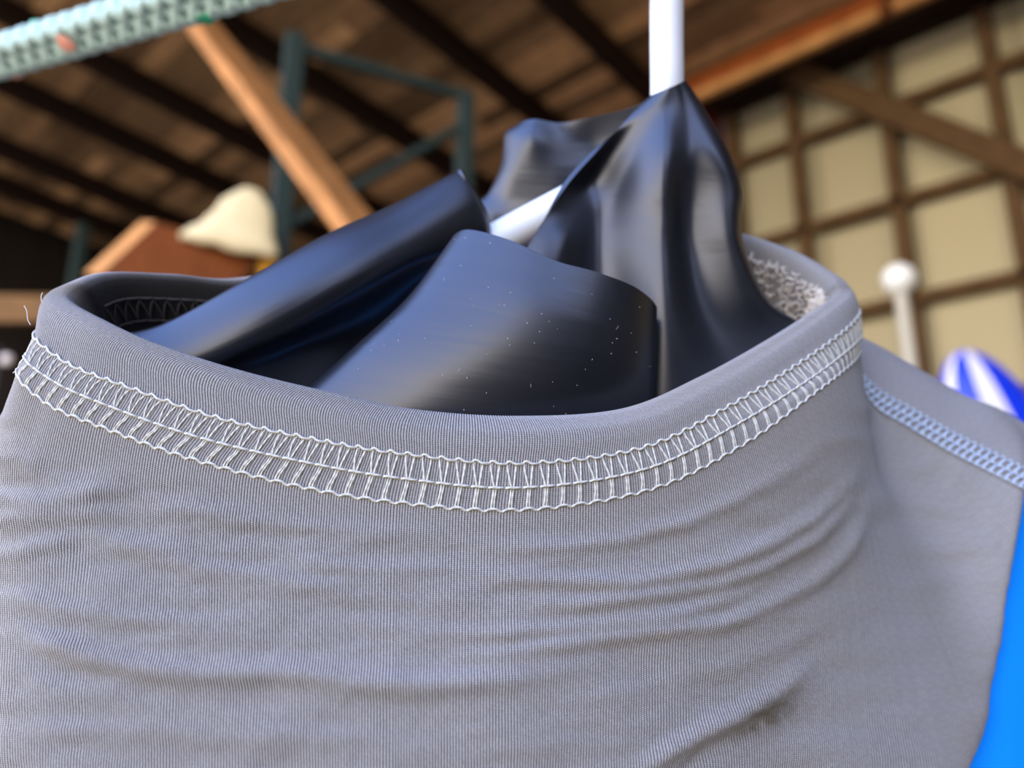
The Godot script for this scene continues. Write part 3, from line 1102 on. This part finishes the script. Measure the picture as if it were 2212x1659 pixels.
func fleece(top: Node3D, root_at: Vector3) -> void:
	# looped pile on the inside of the collar at its far corner
	var mb := MB.new()
	for k in 420:
		var u := rng.randf_range(11.3, 14.3)
		var v := rng.randf_range(0.75, 1.75)
		var f := frame_at(u, v)
		var a := rng.randf() * TAU
		var d: Vector3 = f[1] * cos(a) + f[2] * sin(a)
		var s := rng.randf_range(0.0005, 0.0009)
		var c: Vector3 = f[0] - root_at
		mb.tube(spline([c - d * s, c - d * s * 0.6 + f[3] * s, c + d * s * 0.6 + f[3] * s, c + d * s], 3), 0.00013, 5)
	var o := part("pile_lining", mb.mesh(), M["pile"], top)
	o.set_meta("kind", "stuff")
	o.set_meta("label", "pale looped pile lining")


# ---------------------------------------------------------------- the latex seal
func build_latex() -> void:
	var top: Node3D = get_node("dry_top")
	var o := top.position
	var front := sheet([
		[[1000, 520, .1380], [978, 512, .1335], [1012, 496, .1300], [1100, 518, .1262], [1200, 563, .1236], [1290, 588, .1230], [1375, 622, .1256], [1419, 664, .1318], [1400, 690, .1400]],
		[[915, 625, .1345], [882, 640, .1298], [925, 632, .1256], [1040, 650, .1218], [1160, 676, .1200], [1280, 704, .1208], [1375, 738, .1245], [1417, 780, .1308], [1395, 800, .1380]],
		[[790, 745, .1318], [760, 754, .1268], [810, 758, .1225], [950, 780, .1190], [1100, 800, .1184], [1260, 822, .1201], [1368, 850, .1243], [1411, 875, .1300], [1390, 890, .1370]],
		[[660, 860, .1298], [630, 872, .1245], [690, 890, .1203], [850, 910, .1178], [1050, 930, .1188], [1240, 945, .1216], [1360, 955, .1256], [1408, 965, .1306], [1390, 975, .1370]],
		[[540, 990, .1285], [510, 1000, .1235], [570, 1010, .1195], [750, 1030, .1178], [1000, 1050, .1206], [1220, 1060, .1232], [1350, 1065, .1268], [1402, 1070, .1316], [1385, 1080, .1380]]], 12, 10)
	var left := sheet([
		[[262, 745, .1275], [375, 715, .1310], [550, 625, .1360], [712, 530, .1430], [860, 465, .1500], [984, 395, .1550], [1000, 400, .1560]],
		[[246, 724, .1248], [358, 697, .1272], [534, 602, .1312], [700, 509, .1375], [850, 441, .1440], [986, 371, .1490], [994, 374, .1495]],
		[[300, 760, .1225], [400, 740, .1240], [572, 655, .1270], [732, 570, .1325], [872, 500, .1390], [1008, 430, .1455], [1030, 418, .1475]],
		[[340, 805, .1225], [445, 785, .1240], [610, 715, .1275], [765, 630, .1330], [895, 560, .1395], [1032, 500, .1465], [1058, 476, .1490]],
		[[400, 850, .1250], [520, 815, .1290], [650, 750, .1350], [795, 690, .1410], [905, 610, .1450], [1030, 560, .1490], [1055, 560, .1510]],
		[[430, 930, .1270], [560, 900, .1310], [690, 850, .1365], [800, 800, .1420], [890, 720, .1460], [1000, 660, .1500], [1030, 660, .1520]],
		[[450, 1090, .1260], [580, 1090, .1300], [700, 1080, .1350], [810, 1060, .1400], [890, 1050, .1440], [1000, 1040, .1470], [1030, 1040, .1490]]], 10, 8)
	var back := sheet([
		[[1106, 296, .1680], [1112, 272, .1640], [1152, 257, .1610], [1212, 265, .1610], [1280, 252, .1600], [1350, 236, .1590], [1430, 205, .1580]],
		[[1092, 300, .1680], [1093, 290, .1640], [1140, 300, .1590], [1212, 310, .1600], [1280, 305, .1610], [1350, 300, .1600], [1450, 290, .1590]],
		[[1095, 360, .1690], [1082, 355, .1645], [1115, 365, .1595], [1200, 370, .1590], [1280, 370, .1600], [1350, 370, .1600], [1450, 360, .1600]],
		[[1075, 425, .1690], [1055, 415, .1650], [1098, 430, .1605], [1190, 430, .1590], [1280, 430, .1600], [1350, 430, .1600], [1450, 430, .1600]],
		[[1030, 480, .1690], [1010, 470, .1650], [1075, 490, .1605], [1190, 500, .1590], [1280, 500, .1600], [1350, 500, .1600], [1450, 500, .1600]],
		[[1000, 640, .1690], [1000, 630, .1640], [1075, 640, .1605], [1190, 650, .1600], [1280, 650, .1600], [1350, 650, .1600], [1450, 650, .1600]]], 8, 8)
	var cone := sheet([
		[[1404, 207, .1470], [1420, 200, .1458], [1436, 194, .1452], [1450, 188, .1450], [1466, 181, .1456], [1481, 174, .1475], [1484, 180, .1560]],
		[[1350, 262, .1475], [1375, 255, .1465], [1405, 245, .1452], [1440, 240, .1444], [1478, 236, .1450], [1519, 232, .1470], [1520, 240, .1570]],
		[[1283, 334, .1465], [1318, 335, .1490], [1365, 335, .1465], [1430, 330, .1412], [1490, 328, .1428], [1571, 330, .1440], [1575, 336, .1580]],
		[[1232, 391, .1455], [1275, 400, .1500], [1335, 402, .1480], [1425, 398, .1402], [1490, 395, .1432], [1597, 410, .1432], [1600, 415, .1590]],
		[[1190, 452, .1445], [1245, 460, .1465], [1312, 465, .1482], [1425, 465, .1400], [1488, 462, .1434], [1592, 470, .1422], [1600, 478, .1580]],
		[[1148, 518, .1425], [1218, 525, .1425], [1302, 532, .1472], [1425, 532, .1394], [1492, 535, .1430], [1598, 536, .1416], [1608, 545, .1560]],
		[[1085, 640, .1400], [1180, 650, .1395], [1305, 660, .1450], [1430, 655, .1376], [1515, 655, .1412], [1650, 650, .1418], [1665, 662, .1540]],
		[[1060, 800, .1380], [1170, 810, .1370], [1310, 815, .1410], [1440, 810, .1360], [1580, 800, .1392], [1735, 720, .1435], [1752, 735, .1520]],
		[[1060, 960, .1370], [1170, 965, .1360], [1310, 965, .1390], [1440, 960, .1350], [1600, 940, .1370], [1760, 860, .1415], [1775, 870, .1490]]], 12, 9)
	for e in [[front, "latex_front_flap", "black latex flap in front", 0.0006], [left, "latex_side_fold", "wide black latex fold sinking into the collar", 0.0007], [back, "latex_back_fold", "grey-black latex fold curling behind the hanger", 0.0007], [cone, "latex_drape", "black latex draped over the hanger stem", 0.0010]]:
		var mb := MB.new()
		mb.grid(shifted(e[0][0], o), e[0][1], e[0][2], true, Vector2(1, 1), e[3])
		part(e[1], mb.mesh(), M["latex"], top).set_meta("label", e[2])
	# dust and lint on the front flap
	var lint := MB.new()
	var P: PackedVector3Array = front[0]
	for k in 54:
		var i := rng.randi_range(20, 78)
		var j := rng.randi_range(2, 28)
		var at := P[j * front[1] + i]
		var n := (P[(j + 1) * front[1] + i] - at).cross(P[j * front[1] + i + 1] - at).normalized()
		if n.dot(cam_xf.origin - at) < 0: n = -n
		var d := Vector3(rng.randf_range(-1, 1), rng.randf_range(-1, 1), 0).normalized()
		var s := rng.randf_range(0.00005, 0.00012) if k > 5 else 0.00035
		var c := at + n * 0.00006 - o
		lint.tube(spline([c - d * s, c + n * 0.00003, c + d * s], 2), 0.00003 if k > 5 else 0.000014, 5)
	var hair := []
	for q in [[818, 748], [828, 760], [836, 766], [850, 768], [860, 778], [867, 788], [869, 796]]:
		hair.append(W(q[0], q[1], 0.1232) - o)
	lint.tube(spline(hair, 4), 0.00003, 5)
	part("lint", lint.mesh(), M["lint"], top.get_node("latex_front_flap")).set_meta("kind", "stuff")


# ---------------------------------------------------------------- hanger and rope
func build_hanger_and_rope() -> void:
	var stem_top := W(1441, -410, 0.1508)
	var rope_far := W(-220, 190, 0.262)
	var along := (stem_top - rope_far).normalized()
	var perp := along.cross(Vector3.UP).normalized()
	if perp.dot(Vector3(0, 0, 1)) > 0: perp = -perp
	var rr := 0.0052
	var rk := rr + 0.0046
	var rc := stem_top + perp * rk
	along = (rc - rope_far).normalized()
	var hub := W(1436, 330, 0.1545)
	var hg := thing("coat_hanger", "white plastic coat hanger holding up the dry top", "hanger", hub)
	var pts := [hub, W(1441, 200, 0.1513), W(1440, 60, 0.1510), W(1442, -150, 0.1508)]
	for k in 13:
		var a := deg_to_rad(k * 18.0)
		pts.append(rc + (-perp * cos(a) + Vector3.UP * sin(a)) * rk)
	var line := PackedVector3Array()
	for p in spline(pts, 6):
		line.append(p - hub)
	var mb := MB.new()
	mb.tube(line, 0.0033, 18)
	part("hook", mb.mesh(), M["plastic"], hg)
	var am := MB.new()
	am.tube(shifted(spline([W(1440, 325, .1545), W(1250, 427, .1545), W(1077, 519, .1538), W(950, 592, .1525)], 8), hub), 0.0037, 16)
	part("arm", am.mesh(), M["plastic"], hg)
	var bm := MB.new()
	bm.tube(shifted(spline([W(1440, 325, .1545), W(1500, 420, .1555), W(1560, 560, .1540), W(1600, 680, .1515)], 8), hub), 0.0039, 16)
	part("arm", bm.mesh(), M["plastic"], hg)
	# rope through the hook
	var a0 := rc - along * 0.30
	var a1 := rc + along * 0.45
	var rp := thing("rope", "thick pale braided rope with green and orange flecks, the hanger hooked over it", "rope", a0)
	var len := a0.distance_to(a1)
	var x := perp
	var y := along.cross(perp).normalized()
	x = y.cross(along).normalized()
	var core := MB.new()
	core.tube(PackedVector3Array([Vector3.ZERO, along * len * 0.5, along * len]), rr * 0.62, 14)
	part("core", core.mesh(), M["rope_white"], rp)
	for dirn in [1.0, -1.0]:
		for s in 4:
			var st := MB.new()
			var turn := 0.026
			var steps := int(len / turn * 24.0)
			var pl := PackedVector3Array()
			for k in steps + 1:
				var z := len * k / steps
				var a: float = dirn * z / turn * TAU + s * TAU / 4.0
				var lift := 0.0009 * sin(z / turn * 4.0 * TAU + (0.0 if dirn > 0 else PI))
				pl.append(along * z + (x * cos(a) + y * sin(a)) * (rr - 0.0012 + lift))
			st.tube(pl, 0.0020, 8)
			var tone := "rope_white"
			part("strand", st.mesh(), M[tone], rp)
	# coloured marker yarns lie in the braid
	for k in 46:
		var z := len * (k + 0.5) / 46.0
		var a := k * 2.399
		var q := PackedVector3Array()
		for e in 4:
			var aa := a + (e - 1.5) * 0.22
			q.append(along * (z + (e - 1.5) * 0.0012) + (x * cos(aa) + y * sin(aa)) * (rr + 0.0009))
		var fm := MB.new()
		fm.tube(q, 0.0025, 8, 0.5, x * cos(a) + y * sin(a), true)
		var yarn := part("marker_yarn", fm.mesh(), M["rope_green" if k % 2 == 0 else "rope_orange"], rp)
		yarn.set_meta("label", "green marker yarn" if k % 2 == 0 else "orange marker yarn")
